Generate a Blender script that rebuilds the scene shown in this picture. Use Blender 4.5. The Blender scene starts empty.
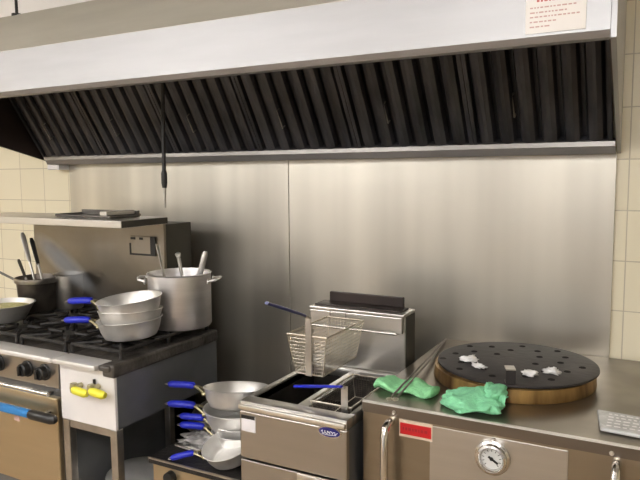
import bpy, bmesh, math, random
from mathutils import Vector, Matrix, Euler
random.seed(7)
C = bpy.context.scene.collection
PI = math.pi

# ------------------------------------------------------------------ materials
def mat(name, col, metal=0.0, rough=0.5, var=0.0, vscale=(8, 8, 8), bump=0.0, bscale=None,
        rvar=0.0, col2=None, emit=None, alpha=None, trans=0.0, spec=0.5, aniso=0.0, detail=4):
    m = bpy.data.materials.new(name); m.use_nodes = True
    nt = m.node_tree; n = nt.nodes; l = nt.links
    b = n['Principled BSDF']
    b.inputs['Base Color'].default_value = (*col, 1)
    b.inputs['Metallic'].default_value = metal
    b.inputs['Roughness'].default_value = rough
    b.inputs['Specular IOR Level'].default_value = spec
    b.inputs['Anisotropic'].default_value = aniso
    b.inputs['Transmission Weight'].default_value = trans
    if alpha is not None: b.inputs['Alpha'].default_value = alpha
    if emit:
        b.inputs['Emission Color'].default_value = (*emit[:3], 1); b.inputs['Emission Strength'].default_value = emit[3]
    if var or col2 or rvar or bump:
        tc = n.new('ShaderNodeTexCoord'); mp = n.new('ShaderNodeMapping'); mp.inputs['Scale'].default_value = vscale
        nz = n.new('ShaderNodeTexNoise'); nz.inputs['Scale'].default_value = 1; nz.inputs['Detail'].default_value = detail
        l.new(tc.outputs['Object'], mp.inputs['Vector']); l.new(mp.outputs['Vector'], nz.inputs['Vector'])
        if var or col2:
            r = n.new('ShaderNodeValToRGB'); r.color_ramp.elements[0].position = .32; r.color_ramp.elements[1].position = .68
            c2 = col2 or tuple(min(1, c * (1 + var)) for c in col)
            c1 = col if col2 else tuple(c * (1 - var) for c in col)
            r.color_ramp.elements[0].color = (*c1, 1); r.color_ramp.elements[1].color = (*c2, 1)
            l.new(nz.outputs['Fac'], r.inputs['Fac']); l.new(r.outputs['Color'], b.inputs['Base Color'])
        if rvar:
            mr = n.new('ShaderNodeMapRange'); mr.inputs['From Min'].default_value = .3; mr.inputs['From Max'].default_value = .7
            mr.inputs['To Min'].default_value = rough - rvar; mr.inputs['To Max'].default_value = rough + rvar
            l.new(nz.outputs['Fac'], mr.inputs['Value']); l.new(mr.outputs['Result'], b.inputs['Roughness'])
        if bump:
            src = nz
            if bscale:
                mp2 = n.new('ShaderNodeMapping'); mp2.inputs['Scale'].default_value = bscale
                src = n.new('ShaderNodeTexNoise'); src.inputs['Scale'].default_value = 1; src.inputs['Detail'].default_value = 5
                l.new(tc.outputs['Object'], mp2.inputs['Vector']); l.new(mp2.outputs['Vector'], src.inputs['Vector'])
            bp = n.new('ShaderNodeBump'); bp.inputs['Strength'].default_value = bump; bp.inputs['Distance'].default_value = .01
            l.new(src.outputs['Fac'], bp.inputs['Height']); l.new(bp.outputs['Normal'], b.inputs['Normal'])
    return m

def tile_mat(name, c1, c2, grout, sx, sz, mode='wall', rough=.25):
    m = bpy.data.materials.new(name); m.use_nodes = True
    nt = m.node_tree; n = nt.nodes; l = nt.links; b = n['Principled BSDF']
    tc = n.new('ShaderNodeTexCoord'); sp = n.new('ShaderNodeSeparateXYZ'); cb = n.new('ShaderNodeCombineXYZ')
    l.new(tc.outputs['Object'], sp.inputs[0])
    if mode == 'wall':
        l.new(sp.outputs['X'], cb.inputs['X']); l.new(sp.outputs['Z'], cb.inputs['Y'])
    elif mode == 'side':
        l.new(sp.outputs['Y'], cb.inputs['X']); l.new(sp.outputs['Z'], cb.inputs['Y'])
    else:
        l.new(sp.outputs['X'], cb.inputs['X']); l.new(sp.outputs['Y'], cb.inputs['Y'])
    mp = n.new('ShaderNodeMapping'); mp.inputs['Location'].default_value = (.122, .032, 0)
    l.new(cb.outputs[0], mp.inputs['Vector'])
    br = n.new('ShaderNodeTexBrick'); br.offset = 0; br.inputs['Scale'].default_value = 1
    br.inputs['Brick Width'].default_value = sx; br.inputs['Row Height'].default_value = sz
    br.inputs['Mortar Size'].default_value = .0022; br.inputs['Mortar Smooth'].default_value = .3
    br.inputs['Color1'].default_value = (*c1, 1); br.inputs['Color2'].default_value = (*c2, 1); br.inputs['Mortar'].default_value = (*grout, 1)
    l.new(mp.outputs[0], br.inputs['Vector']); l.new(br.outputs['Color'], b.inputs['Base Color'])
    b.inputs['Roughness'].default_value = rough
    bp = n.new('ShaderNodeBump'); bp.inputs['Strength'].default_value = .4; bp.inputs['Distance'].default_value = .002; bp.invert = True
    l.new(br.outputs['Fac'], bp.inputs['Height']); l.new(bp.outputs['Normal'], b.inputs['Normal'])
    return m

M = {}
M['tile'] = tile_mat('cream_wall_tile', (.84, .78, .60), (.81, .75, .57), (.56, .50, .38), .20, .179)
M['tile_side'] = tile_mat('cream_side_tile', (.84, .78, .60), (.81, .75, .57), (.56, .50, .38), .20, .179, 'side')
M['floor'] = tile_mat('brown_floor_tile', (.31, .225, .14), (.27, .195, .12), (.09, .075, .06), .3, .3, 'floor', .45)
M['front_wall'] = mat('pale_grey_paint', (.56, .56, .56), 0, .7, var=.03)
M['ceiling'] = mat('ceiling_paint', (.90, .88, .86), 0, .7, var=.03, vscale=(2, 14, 2))
M['splash'] = mat('brushed_steel_wall', (.56, .53, .465), .82, .35, var=.16, vscale=(6, 6, .3), rvar=.03, bump=.02, bscale=(9, 9, 260), detail=2)  # vertical tone streaks painted in, standing for broad reflections
M['steel'] = mat('brushed_steel', (.58, .565, .54), 1, .32, var=.03, vscale=(3, 3, 60), detail=1)
M['trim'] = mat('rounded_trim_steel', (.74, .73, .71), .5, .4, var=.03, vscale=(3, 20, 20))  # base lightened to stand in for the ceiling reflected along the edge
M['oven_door'] = mat('floor_tinted_door_steel', (.60, .49, .32), .9, .30, var=.02, vscale=(3, 3, 30), detail=1)  # tan tint paints in the brown floor's reflection
M['steel_door'] = mat('satin_steel', (.47, .445, .41), 1, .30, var=.02, vscale=(3, 3, 40), detail=1)
M['hood'] = mat('hood_steel', (.43, .432, .442), .8, .5, var=.03, vscale=(4, 4, 30))
M['hood_top'] = mat('hood_top_steel', (.56, .55, .49), .6, .5, var=.05, vscale=(3, 3, 20))
M['lip'] = mat('hood_lip_steel', (.36, .36, .37), .8, .45, var=.06, vscale=(6, 6, 20))
M['gutter'] = mat('gutter_steel', (.30, .285, .27), 1, .36, var=.12, vscale=(5, 5, 30))
M['baffle'] = mat('greasy_baffle_metal', (.084, .084, .094), .75, .40, var=.35, vscale=(14, 5, 5), rvar=.08)
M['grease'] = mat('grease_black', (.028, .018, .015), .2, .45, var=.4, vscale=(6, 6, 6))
M['rib'] = mat('hood_rusty_grease', (.035, .016, .012), .3, .4, var=.4, vscale=(8, 8, 4))
M['alu'] = mat('worn_aluminium', (.76, .75, .73), .75, .38, var=.08, vscale=(18, 18, 18), rvar=.07)
M['alu_pot'] = mat('brushed_aluminium_pot', (.74, .72, .72), .85, .36, var=.06, vscale=(5, 5, 60))
M['blue'] = mat('blue_silicone', (.012, .022, .46), 0, .38)
M['blue_coat'] = mat('blue_grey_coating', (.035, .04, .16), 0, .35)
M['blue_tape'] = mat('blue_handle_wrap', (.03, .20, .50), 0, .4, var=.08, vscale=(9, 9, 30))
M['black'] = mat('black_plastic', (.012, .012, .012), 0, .4)
M['iron'] = mat('cast_iron_black', (.022, .020, .019), .3, .48, var=.5, vscale=(25, 25, 25), bump=.3, bscale=(60, 60, 60))
M['burnt'] = mat('burnt_grime', (.030, .026, .023), .25, .42, col2=(.10, .09, .08), vscale=(22, 22, 22), bump=.4, bscale=(50, 50, 50))
M['white_metal'] = mat('white_enamel', (.80, .78, .78), .15, .35, var=.03, vscale=(8, 8, 8))
M['side_grey'] = mat('grey_side_steel', (.24, .25, .265), .8, .45, var=.12, vscale=(6, 6, 6))
M['yellow'] = mat('yellow_plastic', (.78, .74, .05), 0, .4)
M['brass'] = mat('aged_brass', (.46, .42, .26), .9, .4, var=.2, vscale=(30, 30, 30))
M['wire'] = mat('basket_wire', (.58, .53, .44), .9, .35, var=.15, vscale=(30, 30, 30))
M['strap'] = mat('dull_strap_steel', (.48, .46, .43), 1, .35, var=.12, vscale=(20, 20, 20))
M['oil'] = mat('dark_fry_oil', (.010, .008, .006), 0, .7, spec=.05)
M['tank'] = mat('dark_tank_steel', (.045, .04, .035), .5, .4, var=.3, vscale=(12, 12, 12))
M['crumb'] = mat('crumb_grid', (.16, .13, .10), .5, .5, col2=(.05, .04, .035), vscale=(60, 60, 60))
M['label_white'] = mat('white_label', (.74, .72, .74), 0, .6)
M['paper'] = mat('white_paper', (.88, .85, .82), 0, .7)
M['badge_blue'] = mat('badge_blue', (.02, .02, .17), .2, .3)
M['badge_white'] = mat('badge_white', (.82, .82, .88), .1, .35)
M['red'] = mat('red_plate', (.50, .008, .012), 0, .4)
M['dark_red'] = mat('dark_red_print', (.32, .01, .015), 0, .45)
M['cream'] = mat('cream_border', (.66, .52, .40), 0, .5)
M['tand_top'] = mat('tandoor_top_steel', (.25, .22, .18), .9, .32, var=.22, vscale=(6, 6, 6), detail=2)
M['tand_front'] = mat('tandoor_front_steel', (.35, .305, .24), 1, .30, var=.03, vscale=(3, 3, 40), detail=1)
M['apron'] = mat('tandoor_apron_steel', (.20, .17, .14), .9, .36, var=.08, vscale=(5, 5, 20), detail=1)
M['edge'] = mat('bright_edge_steel', (.80, .77, .72), 1, .28)
M['chrome'] = mat('polished_steel', (.74, .72, .70), 1, .14)
M['lid_black'] = mat('seasoned_black_iron', (.022, .019, .020), .2, .50, col2=(.042, .037, .038), vscale=(9, 9, 9), spec=.3, bump=.12, bscale=(40, 40, 40))
M['lid_ring'] = mat('burnt_brass_ring', (.52, .33, .12), .6, .40, col2=(.09, .045, .02), vscale=(16, 16, 3), rvar=.08)
M['pit'] = mat('pit_black', (.010, .009, .009), 0, .8, spec=.15)
M['towel'] = mat('green_microfibre', (.30, .70, .36), 0, .95, var=.16, vscale=(30, 30, 30), bump=.35, bscale=(200, 200, 200), spec=.1)
M['towel_b'] = mat('mint_microfibre', (.27, .70, .41), 0, .95, var=.14, vscale=(30, 30, 30), bump=.35, bscale=(200, 200, 200), spec=.1)
M['tissue'] = mat('white_tissue', (.86, .85, .84), 0, .85)
M['plastic'] = mat('cloudy_plastic_wrap', (.55, .56, .56), 0, .22, var=.08, vscale=(40, 40, 40), bump=.5, bscale=(40, 40, 40), spec=.6)
M['bag'] = mat('crinkled_plastic', (.26, .25, .24), 0, .25, var=.5, vscale=(25, 25, 25), bump=.6, bscale=(45, 45, 45))
M['dark_pan'] = mat('dark_seasoned_steel', (.10, .092, .078), .5, .38, var=.3, vscale=(9, 9, 9))
M['dark_steel'] = mat('stained_pot_steel', (.16, .14, .12), .85, .38, var=.4, vscale=(12, 12, 12))
M['rubber'] = mat('black_hose_rubber', (.02, .018, .017), 0, .5)
M['dial'] = mat('dial_white', (.58, .58, .57), 0, .35)
M['food'] = mat('yellow_green_food', (.42, .40, .14), 0, .7, col2=(.62, .56, .30), vscale=(50, 50, 50), bump=.6, bscale=(60, 60, 60))
M['shelf'] = mat('shelf_steel', (.70, .67, .63), .8, .34, var=.04, vscale=(3, 20, 20))
M['backguard'] = mat('stained_backguard_steel', (.27, .235, .19), 1, .36, col2=(.35, .315, .27), vscale=(3, 3, 3), rvar=.06)
M['backguard_side'] = mat('dark_side_steel', (.055, .05, .038), .2, .5, var=.2, vscale=(6, 6, 6))  # darker tone for the right-hand side faces
M['tray'] = mat('dark_tray_steel', (.16, .15, .14), .85, .38, var=.2, vscale=(12, 12, 12))
M['tan'] = mat('floor_tinted_front_steel', (.55, .45, .30), .9, .33, var=.08, vscale=(5, 5, 5))  # floor reflection put into the steel colour as a tan tint
M['sign_red'] = mat('sign_red_ink', (.66, .16, .16), 0, .6)
M['sign_pale'] = mat('sign_faded_ink', (.60, .40, .37), 0, .6)
M['sign_blue'] = mat('sign_blue_ink', (.42, .50, .66), 0, .6)
M['lamp'] = mat('fluorescent_diffuser', (.9, .9, .9), 0, .4, emit=(1, .98, .96, 22.0))
M['lamp_body'] = mat('lamp_housing', (.8, .8, .8), 0, .5)

# ------------------------------------------------------------------ mesh builder
class MB:
    def __init__(s): s.bm = bmesh.new()
    def _post(s, verts, mtx):
        if mtx is not None: bmesh.ops.transform(s.bm, matrix=mtx, verts=verts)
    def box(s, x0, x1, y0, y1, z0, z1, bev=0.0, mtx=None, seg=2):
        r = bmesh.ops.create_cube(s.bm, size=1)
        v = r['verts']
        for q in v:
            q.co = Vector(((x0 + x1) / 2 + q.co.x * (x1 - x0), (y0 + y1) / 2 + q.co.y * (y1 - y0), (z0 + z1) / 2 + q.co.z * (z1 - z0)))
        if bev:
            e = list({e for q in v for e in q.link_edges})
            nv = bmesh.ops.bevel(s.bm, geom=e, offset=bev, segments=seg, affect='EDGES', profile=.5)['verts']
            v = list(set([q for q in v if q.is_valid] + nv))
        s._post(v, mtx); return s
    def tube(s, pts, r, n=10, closed=False, flat=1.0, up=None):
        pts = [Vector(p) for p in pts]; k = len(pts)
        rs = r if isinstance(r, (list, tuple)) else [r] * k
        rings = []; prev = None
        for i, p in enumerate(pts):
            if closed: t = pts[(i + 1) % k] - pts[i - 1]
            elif i == 0: t = pts[1] - p
            elif i == k - 1: t = p - pts[i - 1]
            else: t = (pts[i + 1] - p).normalized() + (p - pts[i - 1]).normalized()
            t.normalize()
            if prev is None:
                a = Vector(up) if up else (Vector((0, 0, 1)) if abs(t.z) < .9 else Vector((1, 0, 0)))
            else: a = prev
            u = (a - t * a.dot(t)).normalized(); w = t.cross(u); prev = u
            rings.append([s.bm.verts.new(p + (u * math.cos(2 * PI * j / n) * flat + w * math.sin(2 * PI * j / n)) * rs[i]) for j in range(n)])
        m = k if closed else k - 1
        for i in range(m):
            a, b = rings[i], rings[(i + 1) % k]
            for j in range(n): s.bm.faces.new((a[j], a[(j + 1) % n], b[(j + 1) % n], b[j]))
        if not closed:
            s.bm.faces.new(rings[0][::-1]); s.bm.faces.new(rings[-1])
        return s
    def lathe(s, prof, c=(0, 0, 0), n=48, mtx=None, caps=True):
        rings = []; allv = []
        for (r, z) in prof:
            if r < 1e-5:
                v = [s.bm.verts.new((c[0], c[1], c[2] + z))]
            else:
                v = [s.bm.verts.new((c[0] + r * math.cos(2 * PI * j / n), c[1] + r * math.sin(2 * PI * j / n), c[2] + z)) for j in range(n)]
            rings.append(v); allv += v
        for a, b in zip(rings, rings[1:]):
            for j in range(n):
                k = (j + 1) % n
                if len(a) == 1 and len(b) == 1: continue
                if len(a) == 1: s.bm.faces.new((a[0], b[k], b[j]))
                elif len(b) == 1: s.bm.faces.new((a[j], a[k], b[0]))
                else: s.bm.faces.new((a[j], a[k], b[k], b[j]))
        s._post(allv, mtx); return s
    def prism(s, poly, axis, a0, a1, a1f=None):
        """polygon in the two other axes extruded along axis; a0/a1 may be functions of the polygon point"""
        def P(p, a):
            a = a(p) if callable(a) else a
            return {'x': (a, p[0], p[1]), 'y': (p[0], a, p[1]), 'z': (p[0], p[1], a)}[axis]
        A = [s.bm.verts.new(P(p, a0)) for p in poly]; B = [s.bm.verts.new(P(p, a1)) for p in poly]
        n = len(poly)
        s.bm.faces.new(A); s.bm.faces.new(B[::-1])
        for i in range(n): s.bm.faces.new((A[i], B[i], B[(i + 1) % n], A[(i + 1) % n]))
        return s

def obj(name, mb, m, parent=None, smooth=False, local=False, bevel=0):
    bm = mb.bm
    bmesh.ops.recalc_face_normals(bm, faces=bm.faces[:])
    if parent is not None and not local:
        off = parent.location if parent.parent is None else Vector(parent['_o'])
        bmesh.ops.translate(bm, verts=bm.verts[:], vec=-Vector(off))
    me = bpy.data.meshes.new(name); bm.to_mesh(me); bm.free()
    for p in me.polygons: p.use_smooth = smooth
    if smooth:
        try: me.set_sharp_from_angle(angle=math.radians(38))
        except Exception: pass
    o = bpy.data.objects.new(name, me); C.objects.link(o)
    me.materials.append(m)
    if parent is not None:
        o.parent = parent
        off = parent.location if parent.parent is None else Vector(parent['_o'])
        o['_o'] = tuple(off)
    if bevel:
        md = o.modifiers.new('bevel', 'BEVEL'); md.width = bevel; md.segments = 2; md.limit_method = 'ANGLE'
    return o

def thing(name, label, cat, loc=(0, 0, 0), rot=(0, 0, 0), group=None):
    o = bpy.data.objects.new(name, None); C.objects.link(o)
    o.empty_display_size = .05
    o.location = loc; o.rotation_euler = rot
    return tag(o, label, cat, group)

def tag(o, label, cat, group=None):
    o['label'] = label; o['category'] = cat
    if group: o['group'] = group
    return o

def struct(name, mb, m):
    o = obj(name, mb, m); o['kind'] = 'structure'; return o

def dup(root, loc, rot, label, group=None):
    r = root.copy(); C.objects.link(r); r.location = loc; r.rotation_euler = rot; r['label'] = label
    if group: r['group'] = group
    for ch in list(root.children):
        c = ch.copy(); C.objects.link(c); c.parent = r
        for g in ch.children:
            d = g.copy(); C.objects.link(d); d.parent = c
    return r

# ------------------------------------------------------------------ setting
WY = 2.5
struct('wall_back', MB().box(-6.6, 2.4, WY, WY + .15, 0, 2.60), M['tile'])
struct('wall_left', MB().box(-6.75, -6.6, -2.5, WY + .15, 0, 2.60), M['tile_side'])
struct('wall_right', MB().box(2.4, 2.55, -2.5, WY + .15, 0, 2.60), M['tile_side'])
struct('wall_front', MB().box(-6.75, 2.55, -2.65, -2.5, 0, 2.60), M['front_wall'])
struct('floor', MB().box(-6.75, 2.55, -2.5, WY + .15, -.1, 0), M['floor'])
struct('trim_1', MB().box(-6.6, 2.4, WY - .008, WY - .0005, 2.195, 2.5995), M['ceiling'])
struct('ceiling', MB().box(-6.75, 2.55, -2.5, WY + .15, 2.60, 2.70), M['ceiling'])

p = obj('splashback_panel', MB().box(-2.90, -1.4985, WY - .012, WY - .001, .02, 1.597), M['splash'], bevel=.001)
tag(p, 'brushed steel wall panel left of the vertical seam, behind the range', 'wall panel')
p = obj('splashback_panel', MB().box(-1.4955, -.162, WY - .012, WY - .001, .02, 1.597), M['splash'], bevel=.001)
tag(p, 'brushed steel wall panel right of the vertical seam, behind fryer and round lid', 'wall panel')

# ------------------------------------------------------------------ exhaust hood
hood = thing('exhaust_hood', 'long stainless steel extraction hood with dark greasy baffle filters on the wall', 'extractor hood', (-1.55, WY, 1.61))
XL = -3.0
def XR(p):                       # right end is slightly out of square
    return -.163 + (WY - p[0]) * .04
FY = 1.60
# canopy shell: fascia, sloped top, flat top
t = .012
mb = MB().prism([(FY, 1.850), (FY, 1.995), (FY + t, 1.99), (FY + t, 1.850)], 'x', XL, XR)
obj('fascia', mb, M['hood'], hood)
mb = MB().prism([(FY, 1.996), (1.79, 2.186), (WY - .002, 2.186), (WY - .002, 2.174), (1.796, 2.174), (FY + .004, 1.982)], 'x', XL, XR)
obj('canopy', mb, M['hood_top'], hood)
mb = MB().prism([(FY, 1.8495), (FY + .010, 1.835), (FY + .07, 1.840), (FY + .07, 1.846), (FY + .016, 1.842), (FY + .010, 1.8495)], 'x', XL, XR)
obj('lip', mb, M['lip'], hood)
prof = [(WY - .002, 1.600), (FY, 1.832), (FY, 1.992), (1.79, 2.183), (WY - .002, 2.183)]
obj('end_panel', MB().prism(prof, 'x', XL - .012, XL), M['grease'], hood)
mb = MB().prism(prof, 'x', lambda p: XR(p) + .001, lambda p: XR(p) + .013)
obj('end_panel', mb, M['hood'], hood)
obj('end_lining', MB().prism([(WY - .004, 1.64), (FY + .05, 1.842), (FY + .05, 1.98), (1.80, 2.17), (WY - .004, 2.17)], 'x', lambda p: XR(p) - .004, lambda p: XR(p) - .001), M['rib'], hood)
# grease gutter along the wall
mb = MB().prism([(2.385, 1.622), (2.385, 1.638), (2.40, 1.650), (2.405, 1.640), (2.405, 1.622)], 'x', XL + .03, lambda p: XR(p) - .003)
obj('gutter_lip', mb, M['gutter'], hood)
mb = MB().prism([(2.392, 1.6215), (2.405, 1.598), (WY - .014, 1.598), (WY - .014, 1.6215)], 'x', XL + .03, lambda p: XR(p) - .003)
obj('grease_gutter', mb, M['lip'], hood)
obj('bracket', MB().box(-2.99, -2.90, 2.42, WY - .003, 1.570, 1.597, .003), M['white_metal'], hood)
# filters
th = math.radians(57); dv = Vector((0, -math.cos(th), math.sin(th))); nv = Vector((0, -math.sin(th), -math.cos(th)))
b0 = Vector((0, 2.415, 1.640)); FL = .56
def filt(xa, xb, last=False):
    mb = MB()
    def slab(x0, x1, s0, s1, h0, h1):
        P = lambda x, s_, h: Vector((x, 0, 0)) + b0 + dv * s_ + nv * h
        v = [mb.bm.verts.new(P(*q)) for q in [(x0, s0, h0), (x1, s0, h0), (x1, s1, h0), (x0, s1, h0), (x0, s0, h1), (x1, s0, h1), (x1, s1, h1), (x0, s1, h1)]]
        for f in [(0, 1, 2, 3), (4, 7, 6, 5), (0, 4, 5, 1), (1, 5, 6, 2), (2, 6, 7, 3), (3, 7, 4, 0)]:
            mb.bm.faces.new([v[i] for i in f])
    slab(xa, xa + .014, 0, FL, -.005, .025); slab(xb - .014, xb, 0, FL, -.005, .025)
    slab(xa, xb, 0, .02, -.005, .022); slab(xa, xb, FL - .02, FL, -.005, .022)
    slab(xa + .002, xb - .002, .002, FL - .002, -.03, -.022)
    n = 6; w = (xb - xa - .028) / n
    for i in range(n):
        c = xa + .014 + (i + .5) * w
        # front baffle: shallow trough section
        hw = w * .41
        pr = [(-hw, .000), (-hw * .72, .020), (-hw * .2, .025), (hw * .2, .025), (hw * .72, .020), (hw, .000), (hw - .004, -.001), (hw * .68, .016), (-hw * .68, .016), (-hw + .004, -.001)]
        A = [mb.bm.verts.new(Vector((c + q[0], 0, 0)) + b0 + dv * .015 + nv * q[1]) for q in pr]
        B = [mb.bm.verts.new(Vector((c + q[0], 0, 0)) + b0 + dv * (FL - .015) + nv * q[1]) for q in pr]
        k = len(pr)
        for j in range(k): mb.bm.faces.new((A[j], A[(j + 1) % k], B[(j + 1) % k], B[j]))
        mb.bm.faces.new(A); mb.bm.faces.new(B[::-1])
    f = obj('baffle_filter', mb, M['baffle'], hood)
    P = lambda x, s_, h: tuple(Vector((x, 0, 0)) + b0 + dv * s_ + nv * h)
    c = xa + .014 + 2 * w
    obj('filter_handle', MB().tube([P(c, .13, .022), P(c, .13, .042), P(c, .21, .042), P(c, .21, .022)], .003, 8), M['strap'], f, True)
fx = [XL + .02 + i * (2.81 / 6) for i in range(7)]
for a, b in zip(fx, fx[1:]): filt(a + .001, b - .001)
# hanger rod from the ceiling
obj('hanger_rod', MB().tube([(-2.36, 1.80, 2.18), (-2.36, 1.80, 2.599)], .006, 10).lathe([(0, 0), (.02, 0), (.02, .008), (0, .008)], (-2.36, 1.80, 2.184), 16), M['iron'], hood, True)

# notice on the fascia
ns = thing('safety_notice', 'faded white paper notice with red print at the right end of the hood', 'sign', (-.243, FY - .001, 1.86))
obj('sheet', MB().box(-.310, -.178, FY - .0026, FY - .0004, 1.857, 1.975), M['paper'], ns)
mb = MB()
for z, x0, x1, h in [(1.927, -.285, -.215, .006)]:
    x = x0
    while x < x1:
        w = random.uniform(.004, .009); mb.box(x, x + w, FY - .0034, FY - .0026, z, z + h); x += w + .003
obj('print_heading', mb, M['sign_red'], ns)
mb = MB()
for i, z in enumerate([1.913, 1.902, 1.892, 1.881, 1.870]):
    x = -.300
    xe = [-.20, -.22, -.195, -.24, -.26][i]
    while x < xe:
        w = random.uniform(.003, .011); mb.box(x, x + w, FY - .0032, FY - .0026, z, z + .003); x += w + .003
obj('print_lines', mb, M['sign_pale'], ns)
obj('print_banner', MB().box(-.300, -.190, FY - .0032, FY - .0026, 1.944, 1.968), M['sign_blue'], ns)

# hanging hose
hs = thing('hanging_hose', 'thin black hose with a metal tip hanging below the hood over the range', 'hose', (-1.937, 2.17, 1.39))
hx_, hy_ = -1.937, 2.17
obj('hose', MB().tube([(hx_ + .008, hy_, 1.96), (hx_ + .003, hy_, 1.74), (hx_, hy_, 1.559), (hx_, hy_, 1.544), (hx_, hy_, 1.502), (hx_, hy_, 1.481)], [.0085, .0085, .009, .0135, .0135, .010], 12), M['rubber'], hs, True)
obj('nozzle', MB().tube([(hx_, hy_, 1.481), (hx_, hy_, 1.436), (hx_, hy_, 1.394)], [.008, .0055, .0045], 12), M['strap'], hs, True)

# ------------------------------------------------------------------ cooking range (left)
RX0, RX1, RY, RB = -2.765, -1.922, 1.56, 2.32
rg = thing('cooking_range', 'steel gas range with blue-handled oven door and shelf above, far left', 'stove', ((RX0 + RX1) / 2, RY, 0))
obj('body', MB().box(RX0, RX1, RY + .02, RB, .10, .868, .004), M['side_grey'], rg)
obj('control_panel', MB().box(RX0, RX1 - .002, RY, RY + .03, .762, .868, .003), M['steel_door'], rg)
obj('front_trim', MB().box(RX0, RX1, RY - .035, RY + .05, .868, .888, .006), M['trim'], rg, True)
obj('cooktop', MB().box(RX0 + .004, RX1 - .002, RY + .05, RB - .18, .868, .884, .003), M['burnt'], rg)
obj('rail', MB().tube([(RX0 + .05, RY - .022, .745), (-1.955, RY - .022, .745)], .009, 12).box(-1.965, -1.952, RY - .02, RY + .02, .740, .750).box(RX0 + .05, RX0 + .063, RY - .02, RY + .02, .740, .750), M['chrome'], rg, True)
obj('kick_plate', MB().box(RX0 + .01, RX1 - .01, RY + .04, RY + .06, .02, .34), M['steel_door'], rg)
dr = obj('oven_door', MB().box(RX0 + .01, RX1 - .012, RY - .006, RY + .02, .365, .728, .006), M['oven_door'], rg)
obj('door_handle', MB().box(RX0 + .06, -2.028, RY - .056, RY - .034, .652, .682, .006).box(RX0 + .08, RX0 + .10, RY - .036, RY - .005, .658, .676), M['blue_tape'], dr, True)
obj('handle_end', MB().tube([(-2.030, RY - .045, .667), (-2.02, RY - .045, .667), (-1.917, RY - .045, .667), (-1.902, RY - .042, .667), (-1.897, RY - .035, .667)], [.016, .019, .019, .016, .008], 14).box(-1.985, -1.965, RY - .04, RY - .005, .658, .676), M['black'], dr, True)
# faint sticker mark on the door
obj('door_sticker', MB().box(-2.175, -2.145, RY - .0066, RY - .0058, .605, .625), M['sign_pale'], dr)
for kx in (-2.56, -2.41, -2.252, -2.090, -1.995):
    mb = MB().lathe([(0, 0), (.031, 0), (.031, .006), (.026, .008), (.024, .030), (.020, .034), (0, .034)], n=28,
                    mtx=Matrix.Translation((kx, RY + .001, .818)) @ Matrix.Rotation(PI / 2, 4, 'X'))
    mb.box(kx - .005, kx + .005, RY - .044, RY - .03, .800, .836, .002)
    obj('knob', mb, M['black'], rg, True)
# burners and grates
def grate(cx, cy, half, zt, z0, parent):
    mb = MB(); r = .007
    mb.tube([(cx - half, cy - half, zt - r), (cx + half, cy - half, zt - r), (cx + half, cy + half, zt - r), (cx - half, cy + half, zt - r)], r, 8, True)
    for a in range(4):
        d = Vector((math.cos(a * PI / 2), math.sin(a * PI / 2), 0)); c = Vector((cx, cy, zt - r))
        mb.tube([c + d * half, c + d * .035], r, 8)
    for a in range(4):
        d = Vector((math.cos(a * PI / 2 + PI / 4), math.sin(a * PI / 2 + PI / 4), 0)); c = Vector((cx, cy, zt - r))
        mb.tube([c + d * half * 1.38, c + d * half * .55], r, 8)
    for sx in (-1, 1):
        for sy in (-1, 1): mb.tube([(cx + sx * half, cy + sy * half, zt - r), (cx + sx * half, cy + sy * half, z0)], r, 8)
    obj('grate', mb, M['iron'], parent, True)
    obj('burner', MB().lathe([(0, .0), (.055, 0), (.055, .012), (.035, .018), (.035, .026), (.03, .03), (0, .03)], (cx, cy, z0), 24), M['iron'], parent, True)
for gx in (-2.62, -2.345, -2.07):
    for gy in (1.74, 2.00): grate(gx, gy, .122, .925, .884, rg)
# backguard and shelf
obj('backguard', MB().box(RX0, RX1 - .002, RB - .18, RB - .165, .868, 1.33), M['backguard'], rg)
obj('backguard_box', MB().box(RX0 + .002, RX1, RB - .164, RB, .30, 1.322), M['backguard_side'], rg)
obj('shelf', MB().box(RX0 - .18, RX1 + .01, 1.88, RB - .165, 1.326, 1.356, .003), M['shelf'], rg)
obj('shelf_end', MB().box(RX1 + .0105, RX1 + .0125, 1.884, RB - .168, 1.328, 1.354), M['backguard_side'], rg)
# plate on the backguard
pl = obj('outlet_plate', MB().box(-2.116, -1.970, 2.1345, 2.1395, 1.188, 1.268, .002), M['backguard'], rg)
mb = MB().box(-2.120, -1.966, 2.1325, 2.135, 1.182, 1.190).box(-2.120, -2.112, 2.1325, 2.135, 1.19, 1.235).box(-1.994, -1.966, 2.130, 2.135, 1.19, 1.268)
mb.box(-2.112, -2.085, 2.1325, 2.135, 1.252, 1.262).box(-2.06, -2.04, 2.1325, 2.135, 1.252, 1.262)
obj('plate_outline', mb, M['black'], pl)
# tray on the shelf
tr = thing('sheet_tray', 'flat dark metal tray lying on the shelf above the range', 'tray', (-2.16, 2.03, 1.357))
mb = MB()
c4 = [(-2.36, 1.945), (-2.02, 1.93), (-2.02, 2.10), (-2.36, 2.12)]
mb.prism(c4, 'z', 1.3575, 1.364)
mb.tube([(x, y, 1.366) for x, y in c4], .006, 8, True)
mb.box(-2.36, -2.02, 2.085, 2.10, 1.36, 1.384)
obj('pan', mb, M['tray'], tr)
obj('clip', MB().box(-2.075, -2.035, 1.925, 2.09, 1.371, 1.388, .003), M['shelf'], tr)

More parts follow.
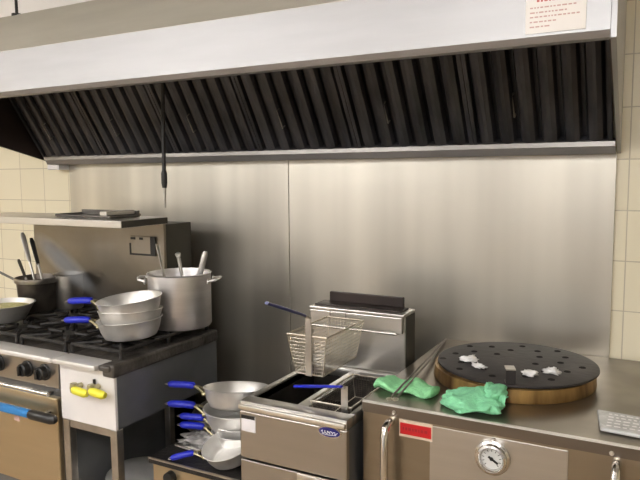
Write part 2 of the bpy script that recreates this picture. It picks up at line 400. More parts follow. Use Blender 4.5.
# ------------------------------------------------------------------ burner stand
SX0, SX1, SY, SB = -1.915, -1.645, 1.56, 2.13
st = thing('burner_stand', 'open-legged steel burner stand with white front and two yellow gas valves', 'stove', ((SX0 + SX1) / 2, SY, 0))
obj('front_box', MB().box(SX0, SX1, SY, SY + .012, .657, .868, .002), M['white_metal'], st)
obj('side_panel', MB().box(SX1 - .010, SX1, SY + .0125, SB, .657, .868), M['side_grey'], st)
obj('side_panel', MB().box(SX0 + .001, SX0 + .011, SY + .0125, SB, .657, .868), M['side_grey'], st)
obj('back_panel', MB().box(SX0 + .012, SX1 - .011, SB - .012, SB, .657, .868), M['side_grey'], st)
obj('under_tray', MB().box(SX0 + .012, SX1 - .011, SY + .0125, SB - .013, .66, .672), M['side_grey'], st)
obj('front_trim', MB().box(SX0, -1.700, SY - .035, SY + .05, .869, .889, .006), M['trim'], st, True)
obj('burner_tray', MB().box(SX0, SX1 - .004, SY + .052, SB, .868, .886, .004).box(-1.699, SX1 - .002, SY - .02, SY + .05, .868, .889, .006).box(SX1 - .045, SX1 + .012, SY - .012, SB, .846, .893, .008), M['burnt'], st)
for gy in (1.74, 1.99): grate(-1.79, gy, .122 if gy < 1.9 else .115, .927, .885, st)
for lx in (SX0 + .017, SX1 - .017):
    for ly in (SY + .018, SB - .018):
        obj('leg', MB().box(lx - .016, lx + .016, ly - .016, ly + .016, 0, .6565, .003), M['strap'], st)
obj('crossbar', MB().box(SX0 + .034, SX1 - .034, SY + .006, SY + .026, .628, .6565), M['strap'], st)
obj('lower_shelf', MB().box(SX0 + .001, SX1 - .001, SY + .036, SB - .036, .18, .20), M['side_grey'], st)
for vx, vz in ((-1.793, .794), (-1.708, .802)):
    v = obj('gas_valve', MB().tube([(vx - .012, SY - .001, vz + .004), (vx - .012, SY - .03, vz + .004)], .010, 12).lathe([(0, -.016), (.012, -.016), (.014, 0), (.012, .016), (0, .016)], (vx - .012, SY - .035, vz + .004), 14), M['brass'], st, True)
    obj('valve_handle', MB().tube([(vx - .006, SY - .045, vz + .003), (vx + .008, SY - .047, vz + .001), (vx + .055, SY - .047, vz - .003), (vx + .066, SY - .045, vz - .004)], [.008, .0145, .0145, .010], 12), M['yellow'], v, True)
obj('igniter_pin', MB().tube([(-1.735, SY - .006, .80), (-1.735, SY - .006, .83)], .005, 8).box(-1.74, -1.73, SY - .006, SY, .795, .803), M['black'], st, True)

# stock pot under the stand
pu = thing('saucepan', 'wide grey metal pot standing under the burner stand', 'pot', (-1.785, 1.80, .2005))
obj('pot_body', MB().lathe([(0, 0), (.115, 0), (.122, .01), (.122, .165), (.126, .17), (.118, .172), (.117, .165), (.117, .012), (0, .012)], n=40), M['alu'], pu, True, local=True)
obj('pot_lid', MB().lathe([(.119, .174), (.124, .176), (.10, .195), (.05, .203), (0, .205)][::-1] + [(.115, .173), (0, .199)][:1], n=40), M['alu'], pu, True, local=True)

# ------------------------------------------------------------------ stock pot and tools
SPX, SPY, SPZ, SPR, SPH = -1.735, 2.015, .9275, .126, .215
sp = thing('stockpot', 'tall aluminium stockpot at the back of the burner stand', 'pot', (SPX, SPY, SPZ))
obj('pot_body', MB().lathe([(0, 0), (SPR - .006, 0), (SPR, .008), (SPR, SPH - .004), (SPR + .005, SPH), (SPR - .003, SPH + .002), (SPR - .006, SPH - .006), (SPR - .006, .008), (0, .006)], n=64), M['alu_pot'], sp, True, local=True)
for a in (math.radians(205), math.radians(25)):
    d = Vector((math.cos(a), math.sin(a), 0)); w = Vector((-d.y, d.x, 0)); zz = Vector((0, 0, SPH - .03))
    pts = [d * (SPR - .001) + w * -.045 + zz, d * (SPR + .03) + w * -.04 + zz + Vector((0, 0, .006)), d * (SPR + .04) + w * -.015 + zz + Vector((0, 0, .010)), d * (SPR + .04) + w * .015 + zz + Vector((0, 0, .010)), d * (SPR + .03) + w * .04 + zz + Vector((0, 0, .006)), d * (SPR - .001) + w * .045 + zz]
    mb = MB().tube(pts, .006, 10)
    for sgn in (-1, 1):
        q = d * (SPR + .0005) + w * (.045 * sgn) + zz
        mb.tube([q - d * .0005, q + d * .004], .013, 12)
    obj('handle', mb, M['alu'], sp, True, local=True)
def tool(name, label, a, b, r, kind):
    o = thing(name, label, 'kitchen utensil', a, group=None)
    a = Vector(a); b = Vector(b); d = (b - a)
    if kind == 'ladle':
        obj('handle', MB().tube([a + d * .12, a + d * .8, b], [r * .8, r, r * 1.25], 10, flat=.6), M['strap'], o, True)
        obj('bowl', MB().lathe([(0, 0), (.025, .004), (.038, .02), (.040, .032), (.038, .032), (.035, .020), (.022, .007), (0, .004)], tuple(a), 24), M['strap'], o, True)
    elif kind == 'grip':
        obj('shaft', MB().tube([a, a + d * .6], r * .5, 10), M['strap'], o, True)
        obj('grip', MB().tube([a + d * .6, a + d * .64, a + d * .95, b], [r * .8, r, r, r * .7], 12), M['alu'], o, True)
    else:
        obj('handle', MB().tube([a + d * .25, b - d * .06, b], [r * .7, r, r * .8], 10), M['strap'], o, True)
        obj('knob', MB().tube([b - d * .05, b, b + d * .02], [r * 1.1, r * 1.5, r * .5], 10), M['alu'], o, True)
        obj('blade', MB().tube([a, a + d * .28], [.018, .012], 10, flat=.2), M['strap'], o, True)
tool('ladle', 'steel ladle leaning left in the stockpot', (-1.742, 1.985, .945), (-1.853, 2.02, 1.252), .0075, 'ladle')
tool('cooking_spoon', 'short upright steel spoon with round tip in the middle of the stockpot', (-1.716, 2.055, .94), (-1.766, 2.045, 1.215), .008, 'spoon')
tool('whisk', 'thick-handled steel whisk leaning right in the stockpot', (-1.73, 2.06, .94), (-1.634, 2.06, 1.228), .012, 'grip')

# ------------------------------------------------------------------ frying pans
def make_pan(label, group):
    t = thing('frying_pan', label, 'frying pan', (0, 0, 0), group=group)
    R1, h = .120, .070
    prof = [(0, 0), (.084, 0), (.096, .005), (.108, .030), (R1 - .003, h - .004), (R1 + .002, h), (R1 - .001, h + .0015), (R1 - .006, h - .004), (.104, .031), (.092, .009), (.082, .004), (0, .004)]
    obj('pan_body', MB().lathe(prof, n=56), M['alu'], t, True, local=True)
    mb = MB()
    for s in (-1, 1):
        mb.tube([(-.112, .020 * s, .040), (-.124, .022 * s, .052), (-.148, .010 * s, .064), (-.162, .005 * s, .067)], .0046, 8)
        mb.tube([(-.109, .021 * s, .044), (-.122, .021 * s, .042)], .0080, 10)
    mb.tube([(-.146, 0, .064), (-.175, 0, .068)], .008, 10, flat=.6)
    obj('handle_bracket', mb, M['brass'], t, True, local=True)
    obj('grip', MB().tube([(-.158, 0, .066), (-.166, 0, .068), (-.195, 0, .070), (-.235, 0, .070), (-.254, 0, .070), (-.262, 0, .070)], [.010, .0155, .0150, .0155, .0135, .007], 14, flat=.85), M['blue'], t, True, local=True)
    obj('hang_loop', MB().tube([(-.261 - .012 * math.cos(a), .008 * math.sin(a), .070) for a in [i * PI / 5 for i in range(10)]], .0022, 6, True), M['strap'], t, True, local=True)
    return t
PG = 'frying pans stacked on the burner stand'
pan0 = make_pan('bottom frying pan of the stack beside the stockpot, with lower blue handle', PG)
HZ = math.radians(14)
pan0.location = (-1.763, 1.765, .932); pan0.rotation_euler = (0, math.radians(-3.0), HZ + .12)
bw = thing('metal_bowl', 'plain handleless metal bowl between the two frying pans beside the stockpot', 'bowl', (-1.762, 1.767, .966), (math.radians(-2), math.radians(-3), 0))
obj('bowl_body', MB().lathe([(0, 0), (.082, 0), (.094, .005), (.106, .030), (.117, .066), (.120, .070), (.117, .071), (.113, .065), (.102, .031), (.090, .009), (.080, .004), (0, .004)], n=56), M['alu'], bw, True, local=True)
dup(pan0, (-1.757, 1.765, 1.010), (math.radians(3), math.radians(-5), HZ), 'topmost tilted frying pan of the stack beside the stockpot, upper blue handle', PG)

# ------------------------------------------------------------------ pots at the left
up = thing('utensil_pot', 'dark stained steel pot holding spatulas at the back of the range', 'pot', (-2.535, 1.97, .9255))
obj('pot_body', MB().lathe([(0, 0), (.078, 0), (.083, .006), (.092, .125), (.098, .132), (.098, .150), (.093, .152), (.088, .130), (.078, .008), (0, .006)], n=40), M['dark_steel'], up, True, local=True)
obj('collar', MB().lathe([(.0995, .130), (.101, .132), (.101, .150), (.0995, .151)], n=40), M['strap'], up, True, local=True)
cn = thing('steel_canister', 'tall steel canister standing right of the dark utensil pot', 'canister', (-2.44, 2.06, .9255))
obj('pot_body', MB().lathe([(0, 0), (.060, 0), (.062, .005), (.064, .155), (.069, .160), (.062, .162), (.060, .155), (.058, .006), (0, .005)], n=32), M['strap'], cn, True, local=True)
def spatula(label, a, b, m, w=.028):
    o = thing('spatula', label, 'kitchen utensil', a)
    a = Vector(a); b = Vector(b); d = b - a
    obj('handle', MB().tube([a, a + d * .62], .0055, 8), M['strap'], o, True)
    obj('grip', MB().tube([a + d * .60, a + d * .64, b - d * .05, b], [.006, w * .42, w * .5, w * .3], 10, flat=.45), m, o, True)
spatula('long steel-tipped spatula leaning left in the dark utensil pot, tallest', (-2.500, 1.955, .94), (-2.640, 1.98, 1.275), M['alu'])
spatula('black-handled spatula in the dark utensil pot, beside the tallest one', (-2.485, 1.985, .94), (-2.605, 2.00, 1.25), M['black'], .024)
spatula('short dark spatula at the left rim of the utensil pot', (-2.520, 1.945, .94), (-2.630, 1.945, 1.155), M['dark_pan'], .018)
o = thing('ladle', 'long dark handle sticking out left of the utensil pot', 'kitchen utensil', (-2.50, 1.94, .945))
obj('handle', MB().tube([(-2.53, 1.935, .96), (-2.605, 1.915, 1.06), (-2.80, 1.86, 1.145)], .006, 8), M['dark_pan'], o, True)
obj('bowl', MB().lathe([(0, 0), (.02, .004), (.028, .02), (.026, .02), (.018, .006), (0, .003)], (-2.515, 1.94, .945), 20), M['dark_pan'], o, True)
cp = thing('shallow_pan', 'pale shallow pan with yellow-green food at the left edge of the range', 'pan', (-2.475, 1.745, .9255), (0, 0, 0))
obj('pan_body', MB().lathe([(0, 0), (.075, 0), (.085, .004), (.125, .072), (.129, .074), (.122, .074), (.082, .010), (0, .006)], n=48), M['alu'], cp, True, local=True)
obj('food', MB().lathe([(0, .062), (.04, .064), (.08, .060), (.108, .056), (.104, .052), (0, .048)], n=32), M['food'], cp, True, local=True)

# ------------------------------------------------------------------ low stand with pans
LX0, LX1, LY, LB, LZ = -1.565, -1.175, 1.625, 2.30, .555
lt = thing('low_stand', 'low black-topped stand between burner stand and fryer', 'stand', ((LX0 + LX1) / 2, LY, 0))
obj('top', MB().box(LX0, LX1, LY, LB, LZ - .022, LZ, .004), M['iron'], lt)
obj('edge_strip', MB().box(LX0 + .001, LX1 - .001, LY - .0025, LY + .004, LZ - .004, LZ + .002), M['strap'], lt)
obj('front_panel', MB().box(LX0 + .012, LX1 - .002, LY + .012, LY + .025, .10, LZ - .0225), M['tan'], lt)
obj('cabinet', MB().box(LX0 + .012, LX1 - .002, LY + .026, LB - .01, .10, LZ - .0225), M['side_grey'], lt)
for kx in (-1.47, -1.30):
    obj('knob', MB().lathe([(0, 0), (.022, 0), (.020, .022), (0, .024)], n=20, mtx=Matrix.Translation((kx, LY + .0115, .500)) @ Matrix.Rotation(PI / 2, 4, 'X')), M['black'], lt, True)
for lx in (LX0 + .03, LX1 - .02):
    for ly in (LY + .05, LB - .04): obj('foot', MB().tube([(lx, ly, 0), (lx, ly, .10)], .016, 12), M['black'], lt, True)
LG = 'frying pans stacked on the low stand'
px_, py_ = -1.345, 1.85
a_ = dup(pan0, (px_ + .022, py_, LZ + .001), (0, 0, HZ + .08), 'bottom frying pan of the stack on the low stand, lower of two short-looking handles', LG)
b_ = dup(pan0, (px_ + .018, py_ + .003, LZ + .030), (0, 0, HZ + .05), 'second frying pan from the bottom of the stack on the low stand', LG)
a_.scale = b_.scale = (.90, .90, .95)
dup(pan0, (px_ + .002, py_, LZ + .075), (0, 0, HZ + .10), 'third frying pan from the bottom of the stack on the low stand', LG)
dup(pan0, (px_, py_, LZ + .146), (math.radians(-9), math.radians(0), HZ + .10), 'topmost shiny frying pan of the stack on the low stand', LG)
sm = dup(pan0, (-1.272, 1.725, LZ + .024), (math.radians(12), math.radians(-15), HZ + .25), 'small frying pan lying tilted in front on the low stand, against the fryer', 'loose frying pans')
sm.scale = (.78, .78, .78)
dp = thing('wok', 'dark seasoned wok lying behind the blue handles on the low stand', 'pan', (-1.545, 1.97, LZ + .0005))
dp.scale = (.78, .78, .78)
obj('pan_body', MB().lathe([(0, .118), (.05, .112), (.10, .075), (.135, .01), (.135, 0), (.130, 0), (.095, .068), (.05, .104), (0, .11)], n=44), M['dark_pan'], dp, True, local=True)
# crinkled bag
def blob(name, label, cat, c, s, m, seed, amp=.25, sub=4, freq=2.2, rz=0, fn=None, flat_base=True):
    from mathutils import noise
    bm = bmesh.new(); bmesh.ops.create_icosphere(bm, subdivisions=sub, radius=1)
    rot = Matrix.Rotation(rz, 3, 'Z')
    for v in bm.verts:
        d = v.co.normalized()
        k = 1 + amp * noise.fractal(d * freq + Vector((seed, seed * 2, 0)), .6, 2.1, 4)
        q = Vector((d.x * s[0] * k, d.y * s[1] * k, d.z * s[2] * k))
        if fn: q = fn(q, d)
        if flat_base and q.z < -s[2] * .55: q.z = -s[2] * .55
        v.co = rot @ q
    zmin = min(v.co.z for v in bm.verts)
    for v in bm.verts: v.co.z -= zmin
    me = bpy.data.meshes.new(name); bm.to_mesh(me); bm.free()
    for p in me.polygons: p.use_smooth = True
    o = bpy.data.objects.new(name, me); C.objects.link(o); o.location = c; me.materials.append(m)
    return tag(o, label, cat)
blob('plastic_bag', 'crumpled clear plastic bag among the blue handles on the low stand', 'bag', (-1.455, 1.80, LZ + .0005), (.075, .05, .028), M['bag'], 3.1, .5, 4, 3.0, rz=.3)
o = thing('tongs', 'thin steel tongs lying on the low stand in front of the plastic bag', 'tongs', (-1.46, 1.72, LZ))
obj('arm', MB().tube([(-1.535, 1.735, LZ + .008), (-1.45, 1.735, LZ + .012), (-1.415, 1.735, LZ + .010)], .005, 8), M['strap'], o, True)
obj('arm', MB().tube([(-1.535, 1.735, LZ + .008), (-1.45, 1.722, LZ + .010), (-1.415, 1.718, LZ + .007)], .005, 8), M['strap'], o, True)

# ------------------------------------------------------------------ fryer
FX0, FX1, FFY, FB, FZ = -1.158, -.783, 1.608, 2.16, .832
fr = thing('deep_fryer', 'stainless steel deep fryer with blue oval badge, left of the tandoor', 'fryer', ((FX0 + FX1) / 2, FFY, 0))
obj('cabinet', MB().box(FX0 + .004, FX1 - .004, FFY + .022, FB, .12, .55).box(FX0 + .004, FX0 + .016, FFY + .022, FB, .55, .7995).box(FX1 - .014, FX1 - .004, FFY + .022, FB, .55, .7995).box(FX0 + .016, FX1 - .014, FB - .10, FB, .55, .7995), M['side_grey'], fr)
mb = MB()   # top rim around the tank
ix0, ix1, iy0, iy1 = FX0 + .022, FX1 - .018, FFY + .055, 2.055
mb.box(FX0, FX1, FFY, iy0, .800, FZ, .004).box(FX0, ix0, iy0 - .002, iy1, .800, FZ + .001, .004).box(ix1, FX1, iy0 - .002, iy1, .800, FZ + .001, .004).box(FX0, FX1, iy1 - .002, FB, .800, FZ, .003)
obj('top_rim', mb, M['steel'], fr, True)
obj('front_ledge', MB().box(FX0 + .002, FX1 - .002, FFY - .012, FFY + .001, .806, .824, .005), M['edge'], fr, True)
mb = MB()
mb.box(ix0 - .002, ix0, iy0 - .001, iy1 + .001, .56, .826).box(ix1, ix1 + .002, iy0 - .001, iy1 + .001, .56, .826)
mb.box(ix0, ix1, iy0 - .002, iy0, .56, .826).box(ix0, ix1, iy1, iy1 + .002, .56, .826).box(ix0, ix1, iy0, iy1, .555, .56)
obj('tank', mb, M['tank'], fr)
xd = -.968
obj('divider', MB().box(xd - .020, xd + .020, iy0, iy1, .814, .824, .002), M['strap'], fr)
obj('oil', MB().box(ix0, ix1, iy0, iy1, .69, .705), M['oil'], fr)
fp = obj('front_panel', MB().box(FX0 + .001, FX1 - .001, FFY, FFY + .020, .648, .7995, .003), M['steel_door'], fr)
bd = obj('badge', MB().lathe([(0, 0), (.040, 0), (.038, .003), (0, .003)], n=40, mtx=Matrix.Translation((-.838, FFY - .0002, .789)) @ Matrix.Rotation(PI / 2, 4, 'X') @ Matrix.Diagonal((1, .46, 1, 1))), M['chrome'], fp, True)
obj('badge_field', MB().lathe([(0, .003), (.0345, .003), (.0335, .0042), (0, .0042)], n=40, mtx=Matrix.Translation((-.838, FFY - .0002, .789)) @ Matrix.Rotation(PI / 2, 4, 'X') @ Matrix.Diagonal((1, .41, 1, 1))), M['badge_blue'], fp, True)
pts = []
for i in range(60):
    u = i / 59; pts.append((-.838 - .026 + .052 * u + .002 * math.sin(u * 40), FFY - .0052, .7885 + .0048 * math.sin(u * 33) * (1 - .35 * u)))
mb = MB().tube(pts, 0.0010, 6)
mb.tube([(-.862, FFY - .0052, .782), (-.838, FFY - .0052, .7812), (-.815, FFY - .0052, .7835)], .0009, 6)
obj('badge_script', mb, M['badge_white'], fp, True)
lb = obj('label_sticker', MB().box(-1.150, -1.098, FFY - .0012, FFY, .736, .786), M['label_white'], fp)
obj('label_band', MB().box(-1.150, -1.100, FFY - .0024, FFY - .0010, .777, .788), M['black'], fp)
dr = obj('door', MB().box(FX0 + .001, FX1 - .001, FFY, FFY + .020, .14, .642, .003), M['steel_door'], fr)
obj('door_handle', MB().box(-.945, -.800, FFY - .014, FFY, .622, .645, .004), M['edge'], dr, True)
for lx in (FX0 + .04, FX1 - .04):
    for ly in (FFY + .06, FB - .05): obj('caster', MB().tube([(lx, ly, 0), (lx, ly, .12)], .025, 14), M['black'], fr, True)
# flue
fl = obj('flue', MB().box(FX0 + .008, FX1, 2.075, 2.165, FZ + .001, 1.045, .003), M['steel'], fr)
obj('flue_hood', MB().box(FX0 + .008, FX1 - .004, 2.052, 2.076, .982, 1.040, .003).box(FX0 + .006, FX1 + .002, 2.050, 2.168, 1.0405, 1.052, .003), M['steel'], fr)
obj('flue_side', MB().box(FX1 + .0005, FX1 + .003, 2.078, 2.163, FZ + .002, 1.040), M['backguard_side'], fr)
obj('seam', MB().box(-1.066, -1.064, 2.0508, 2.053, .984, 1.040).box(-1.002, -1.000, 2.0508, 2.053, .984, 1.040), M['grease'], fr)
obj('flue_grate', MB().box(-1.118, -.820, 2.150, 2.166, 1.0525, 1.092, .003).box(-1.140, -.800, 2.075, 2.150, 1.0525, 1.058), M['grease'], fr)
obj('hook_rail', MB().tube([(FX0 + .02, 2.040, .985), (FX1 - .02, 2.040, .985)], .005, 8).box(-1.10, -1.09, 2.038, 2.053, .982, .988).box(-.84, -.83, 2.038, 2.053, .982, .988), M['strap'], fr, True)

# baskets
def basket(name, label, corners_top, corners_bot, handle, strap_x, hmat, group='fry baskets'):
    """corners: x0,x1,y0,y1,z"""
    x0, x1, y0, y1, zt = corners_top; a0, a1, b0_, b1, zb = corners_bot
    t = thing(name, label, 'fry basket', ((x0 + x1) / 2, (y0 + y1) / 2, zb), group=group)
    mb = MB(); r = .00075; n = 6
    T = lambda u, v: Vector((x0 + (x1 - x0) * u, y0 + (y1 - y0) * v, zt)); B = lambda u, v: Vector((a0 + (a1 - a0) * u, b0_ + (b1 - b0_) * v, zb))
    nu, nvv, nh = 13, 26, 11
    for i in range(nu + 1):
        u = i / nu; mb.tube([T(u, 0), B(u, 0), B(u, 1), T(u, 1)], r, 4)
    for j in range(nvv + 1):
        v = j / nvv; mb.tube([T(0, v), B(0, v), B(1, v), T(1, v)], r, 4)
    for k in range(1, nh):
        s = k / nh; L = lambda u, v: T(u, v).lerp(B(u, v), s)
        mb.tube([L(0, 0), L(1, 0), L(1, 1), L(0, 1)], r, 4, True)
    obj('mesh', mb, M['wire'] if hmat == 0 else M['crumb'], t)
    obj('rim', MB().tube([T(0, 0), T(1, 0), T(1, 1), T(0, 1)], .0032, 8, True).tube([B(0, 0), B(1, 0), B(1, 1), B(0, 1)], .002, 6, True).tube([T(0, 0), B(0, 0)], .002, 6).tube([T(1, 0), B(1, 0)], .002, 6).tube([T(1, 1), B(1, 1)], .002, 6).tube([T(0, 1), B(0, 1)], .002, 6), M['wire'], t, True)
    h0, h1, h2 = [Vector(h) for h in handle]
    mb = MB().box(strap_x - .011, strap_x + .011, y0 - .0055, y0 - .0035, (zb + .002 if hmat == 0 else zt - .06), h0.z)
    mb.tube([h0 - Vector((.008, 0, .004)), h0 + (h1 - h0) * .3 - Vector((.005, 0, .0))], .003, 8).tube([h0 - Vector((-.008, 0, .004)), h0 + (h1 - h0) * .3 - Vector((-.005, 0, 0))], .003, 8)
    obj('handle_strap', mb, M['strap'], t, False)
    obj('grip', MB().tube([h0, h1, h1.lerp(h2, .5), h2], [.0055, .0070, .0078, .0070], 10, flat=.7), M['blue_coat'] if hmat == 0 else M['blue'], t, True)
    return t
basket('fry_basket', 'empty wire fry basket hung up at the fryer flue, handle raised', (-1.068, -.925, 1.755, 2.033, 1.022), (-1.045, -.945, 1.770, 2.015, .892),
       [(-.988, 1.750, 1.087), (-.989, 1.69, 1.110), (-.992, 1.52, 1.172)], -.987, 0)
basket('fry_basket', 'wire fry basket sunk in the fryer tank, bright blue handle lying across', (-.945, -.808, 1.690, 1.99, .838), (-.932, -.820, 1.70, 1.98, .762),
       [(-.832, 1.675, .905), (-.90, 1.70, .888), (-1.03, 1.735, .858)], -.828, 1)

# ------------------------------------------------------------------ tandoor
TX0, TX1, TY, TB, TZ = -.767, .010, 1.685, 2.484, .872
TC = (TX0 + TX1) / 2
td = thing('tandoor_oven', 'square steel tandoor oven with dial thermometer and red plate, right', 'oven', (TC, TY, 0))
obj('cabinet', MB().box(TX0 + .002, TX1 - .002, TY + .012, TB, .12, .839), M['side_grey'], td)
obj('worktop', MB().box(TX0, TX1, TY, TB, .8405, TZ, .002), M['tand_top'], td)
obj('apron', MB().box(TX0, TX1, TY - .006, TY - .0005, .840, TZ - .004), M['apron'], td)
obj('edge_strip', MB().box(TX0, TX1, TY - .0065, TY + .003, TZ - .0035, TZ + .001), M['trim'], td)
fp = obj('front_panel', MB().box(TX0, TX1, TY, TY + .0115, .12, .8395, .001), M['tand_front'], td)
obj('hatch_panel', MB().box(-.560, -.195, TY - .003, TY - .0002, .14, .832, .001), M['steel'], td)
for lx in (TX0 + .05, TX1 - .05):
    for ly in (TY + .06, TB - .06): obj('caster', MB().tube([(lx, ly, 0), (lx, ly, .12)], .025, 14), M['black'], td, True)
for hx in (-.677, -.083):
    z1 = .836 if hx < -.3 else .834
    obj('door_handle', MB().tube([(hx, TY + .001, .822), (hx, TY - .030, .826), (hx, TY - .047, .817), (hx, TY - .055, .79), (hx, TY - .055, .50), (hx, TY - .047, .473), (hx, TY - .030, .464), (hx, TY + .001, .468)], .0115, 16), M['chrome'], td, True)
pl = obj('red_plate', MB().box(-.652, -.553, TY - .004, TY - .0002, .786, .836, .001), M['cream'], td)
obj('plate_field', MB().box(-.648, -.556, TY - .0056, TY - .0038, .794, .827), M['red'], pl)
mb = MB(); x = -.640
while x < -.572:
    w = random.uniform(.004, .010); mb.box(x, x + w, TY - .0064, TY - .0054, .807, .816); x += w + .003
obj('plate_print', mb, M['dark_red'], pl)
RM = Matrix.Translation((-.384, TY - .003, .778)) @ Matrix.Rotation(PI / 2, 4, 'X')
th_ = obj('thermometer', MB().lathe([(0, 0), (.046, 0), (.048, .004), (.047, .012), (.041, .015), (.039, .024), (.034, .026), (.030, .022), (.029, .014), (0, .013)], n=44, mtx=RM).box(-.387, -.377, TY - .012, TY - .003, .822, .832, .002), M['chrome'], td, True)
obj('dial_face', MB().lathe([(0, .0132), (.0285, .0132), (.0285, .0150), (0, .0150)], n=40, mtx=RM), M['dial'], th_)
mb = MB().box(-.003, .003, -.020, .010, .0154, .0168, mtx=RM @ Matrix.Rotation(math.radians(58), 4, 'Z')).lathe([(0, .015), (.005, .015), (.005, .018), (0, .018)], n=14, mtx=RM)
for k in range(11):
    a = math.radians(-135 + 27 * k)
    mb.box(-.0008, .0008, .020, .026, .0151, .0156, mtx=RM @ Matrix.Rotation(a, 4, 'Z'))
obj('needle', mb, M['black'], th_)
for sx, sz in ((-.667, .853), (-.095, .848)):
    obj('screw', MB().lathe([(0, 0), (.006, 0), (.005, .004), (0, .005)], n=14, mtx=Matrix.Translation((sx, TY - .006, sz)) @ Matrix.Rotation(PI / 2, 4, 'X')), M['edge'], td, True)

# round lid
LCX, LCY, LR = -.420, 2.095, .252
ld = thing('round_lid', 'large round black iron lid with burnt brass rim on the tandoor', 'lid', (LCX, LCY, TZ + .001))
obj('rim', MB().lathe([(LR - .02, 0), (LR - .002, 0), (LR, .004), (LR - .003, .040), (LR - .02, .042), (LR - .02, 0)], n=96), M['lid_ring'], ld, True, local=True)
obj('plate', MB().lathe([(0, .043), (LR - .004, .043), (LR - .001, .046), (LR - .002, .051), (LR - .010, .053), (0, .055)], (.008, .010, 0), n=96), M['lid_black'], ld, True, local=True)
for i in range(26):
    a = i * 2.39996; r_ = .045 + .18 * math.sqrt((i + .5) / 26)
    x, y = r_ * math.cos(a), r_ * math.sin(a)
    if abs(x - .04) < .035 and y < -.17: continue
    k = .0018 * r_ / .26
    obj('vent_hole', MB().lathe([(.011, .0545 - k), (.0095, .0555 - k), (.0065, .0550 - k), (0, .0550 - k)], (x, y, .0003), 14), M['pit'], ld, True, local=True)
hm = Matrix.Translation((.041, -.232, 0)) @ Matrix.Rotation(math.radians(20), 4, 'Z')
obj('lid_handle', MB().box(-.014, .014, -.004, .000, .0535, .0932, .001, mtx=hm).box(-.014, .014, .0, .03, .0535, .0575, mtx=hm), M['lid_black'], ld, local=True)
obj('handle_plate', MB().box(-.014, .014, -.004, .036, .0935, .0975, .001, mtx=hm), M['strap'], ld, local=True)

def on_lid(x, y): return (x, y, TZ + .001 + .0555)
TG = 'crumpled tissue scraps on the round lid'
blob('tissue_scrap', 'white tissue scrap farthest left on the round black lid', 'tissue', on_lid(-.547, 2.030), (.026, .018, .010), M['tissue'], 1.0, .7, 3, 2.5, .2)['group'] = TG
blob('tissue_scrap', 'curled white tissue scrap just in front of the farthest left one on the lid', 'tissue', on_lid(-.502, 1.975), (.024, .010, .008), M['tissue'], 2.0, .8, 3, 2.8, -.5)['group'] = TG
blob('tissue_scrap', 'round white tissue scrap just right of the lid handle', 'tissue', on_lid(-.345, 1.965), (.022, .016, .010), M['tissue'], 4.0, .5, 3, 2.0, .1)['group'] = TG
blob('tissue_scrap', 'ragged white tissue scrap farthest right on the round black lid', 'tissue', on_lid(-.287, 2.015), (.024, .012, .010), M['tissue'], 6.0, .9, 3, 2.6, -.2)['group'] = TG

# green cloths
def roll_fn(q, d):
    k = abs(d.x) ** .55; q.x = math.copysign(.100 * k, d.x)
    rr = max(1e-4, math.hypot(d.y, d.z)); g = min(1.0, ((1 - abs(d.x)) * 9) ** .5) if abs(d.x) > .89 else 1
    q.y = q.y / rr * g; q.z = q.z / rr * g
    q.z += .006 * math.sin(q.x * 70) + .004 * math.sin(q.x * 33 + q.y * 60)
    q.y += .006 * math.sin(q.x * 45)
    return q
blob('towel', 'rolled green cloth under the skewers at the left corner of the tandoor', 'cloth', (-.683, 1.825, TZ + .001), (.105, .046, 0.0165), M['towel'], 5.5, .16, 5, 1.4, -.05, roll_fn)
def heap_fn(q, d):
    q.z *= 1 + .45 * math.sin(q.x * 55 + 1.0) * math.cos(q.y * 40)
    if q.x > .03 and q.y > 0: q.z += .018
    q.y += .012 * math.sin(q.x * 50)
    return q
blob('towel', 'crumpled mint green cloth in front of the round lid', 'cloth', (-.462, 1.775, TZ + .001), (.088, .078, 0.030), M['towel_b'], 9.2, .20, 5, 1.3, .15, heap_fn)
tw2 = bpy.data.objects['towel.001']
fc = blob('folded_corner', '', '', (.052, .035, .026), (.026, .046, .022), M['towel_b'], 2.7, .22, 4, 1.6, -.35)
fc.parent = tw2
for k_ in ('label', 'category'): del fc[k_]

# skewers
def skewer(label, a, b):
    o = thing('skewer', label, 'skewer', a)
    a = Vector(a); b = Vector(b); d = (b - a).normalized(); w = Vector((-d.y, d.x, 0))
    obj('rod', MB().tube([a + d * .018, b], .0032, 8), M['dark_steel'], o, True)
    obj('eye', MB().tube([a + d * .009 + d * (.009 * math.cos(k * PI / 6)) + w * (.007 * math.sin(k * PI / 6)) for k in range(12)], .0025, 6, True), M['edge'], o, True)
skewer('steel skewer across the rolled green cloth, left of the pair', (-.652, 1.600, .918), (-.751, 2.43, .880))
skewer('steel skewer across the rolled green cloth, right of the pair', (-.636, 1.606, .918), (-.722, 2.25, .884))

# plastic packet
pk = thing('plastic_packet', 'flat white plastic-wrapped packet at the right edge of the tandoor top', 'packet', (-.06, 1.84, TZ + .001))
obj('wrap', MB().prism([(-.148, 1.885), (.000, 1.872), (.006, 1.735), (-.128, 1.745)], 'z', TZ + .0015, TZ + .012), M['plastic'], pk, bevel=.005)
mb = MB()
for i in range(5):
    y = 1.765 + i * .022
    x = -.115
    while x < -.02:
        w = random.uniform(.006, .016); mb.box(x, x + w, y, y + .006, TZ + .0121, TZ + .0126); x += w + .006
obj('faint_print', mb, M['label_white'], pk)

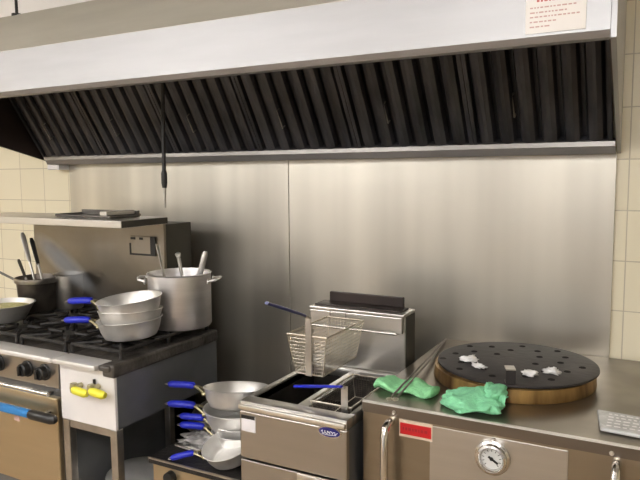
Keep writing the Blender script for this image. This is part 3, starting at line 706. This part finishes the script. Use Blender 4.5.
# steam wisp
bm = bmesh.new(); bmesh.ops.create_uvsphere(bm, u_segments=24, v_segments=16, radius=1)
me = bpy.data.meshes.new('steam'); bm.to_mesh(me); bm.free()
sm_ = bpy.data.objects.new('steam', me); C.objects.link(sm_)
pa, pb = Vector((-2.13, 1.97, 1.00)), Vector((-2.68, 2.05, 1.29)); dd = pb - pa
sm_.location = (pa + pb) / 2; sm_.rotation_euler = dd.to_track_quat('Z', 'Y').to_euler(); sm_.scale = (.055, .055, dd.length / 2)
tag(sm_, 'faint wisp of white steam rising left of the pan stack over the range', 'steam'); sm_['kind'] = 'stuff'
vm = bpy.data.materials.new('steam_volume'); vm.use_nodes = True; nt = vm.node_tree; nt.nodes.clear()
ou = nt.nodes.new('ShaderNodeOutputMaterial'); vs = nt.nodes.new('ShaderNodeVolumeScatter'); tc = nt.nodes.new('ShaderNodeTexCoord')
ln = nt.nodes.new('ShaderNodeVectorMath'); ln.operation = 'LENGTH'; mr = nt.nodes.new('ShaderNodeMapRange')
mr.inputs['From Min'].default_value = 1; mr.inputs['From Max'].default_value = 0; mr.inputs['To Min'].default_value = 0; mr.inputs['To Max'].default_value = 20.0
mr.interpolation_type = 'SMOOTHSTEP'
nt.links.new(tc.outputs['Object'], ln.inputs[0]); nt.links.new(ln.outputs['Value'], mr.inputs['Value']); nt.links.new(mr.outputs['Result'], vs.inputs['Density'])
vs.inputs['Anisotropy'].default_value = -.45; vs.inputs['Color'].default_value = (1, 1, 1, 1); nt.links.new(vs.outputs[0], ou.inputs['Volume']); me.materials.append(vm)

# ------------------------------------------------------------------ lamps, world, camera
for k, (lx, ly) in enumerate([(-2.5, -.25), (-.3, -.25), (-2.5, -1.5), (-.3, -1.5), (-4.7, -.25), (-4.7, -1.5)]):  # the far-left pair is added, unseen, to brighten the left wall and range
    cl = thing('ceiling_light', ['long ceiling lamp left of the cook, in front of the hood', 'long ceiling lamp in front of the right end of the hood', 'long ceiling lamp farther back in the room, middle one', 'long ceiling lamp farther back in the room, right one', 'added unseen lamp at the far left of the front row, brightens the left side', 'added unseen lamp at the far left of the back row, brightens the left side'][k], 'lamp', (lx, ly, 2.60))
    obj('housing', MB().box(lx - .62, lx + .62, ly - .03, ly + .03, 2.191, 2.215, .004).tube([(lx - .4, ly, 2.214), (lx - .4, ly, 2.5995)], .006, 8).tube([(lx + .4, ly, 2.214), (lx + .4, ly, 2.5995)], .006, 8), M['lamp_body'], cl)
    obj('diffuser', MB().box(lx - .60, lx + .60, ly - .07, ly + .07, 2.14, 2.1905), M['lamp'], cl)
w = bpy.data.worlds.new('world'); bpy.context.scene.world = w; w.use_nodes = True
bg = w.node_tree.nodes['Background']; bg.inputs['Color'].default_value = (1.0, .97, .92, 1); bg.inputs['Strength'].default_value = .60

cam = bpy.data.cameras.new('camera'); co = bpy.data.objects.new('camera', cam); C.objects.link(co)
F, YAW, PITCH, ROLL = 645.74, math.radians(28.2933), math.radians(-5.8124), math.radians(-.4395)
cam.sensor_width = 36; cam.lens = F / 640 * 36; cam.clip_start = .02
fwd = Vector((-math.sin(YAW) * math.cos(PITCH), math.cos(YAW) * math.cos(PITCH), math.sin(PITCH)))
right = Vector((math.cos(YAW), math.sin(YAW), 0)); up_ = right.cross(fwd)
r2 = right * math.cos(ROLL) + up_ * math.sin(ROLL); u2 = -right * math.sin(ROLL) + up_ * math.cos(ROLL)
m = Matrix((r2, u2, -fwd)).transposed().to_4x4(); m.translation = Vector((0, 0, 1.535))
co.matrix_world = m
sc = bpy.context.scene; sc.camera = co
sc.view_settings.view_transform = 'Standard'; sc.view_settings.look = 'None'
sc.view_settings.gamma = 1; sc.view_settings.use_curve_mapping = False
sc.view_settings.exposure = 0.52
for o in list(bpy.data.objects):
    if '_o' in o: del o['_o']
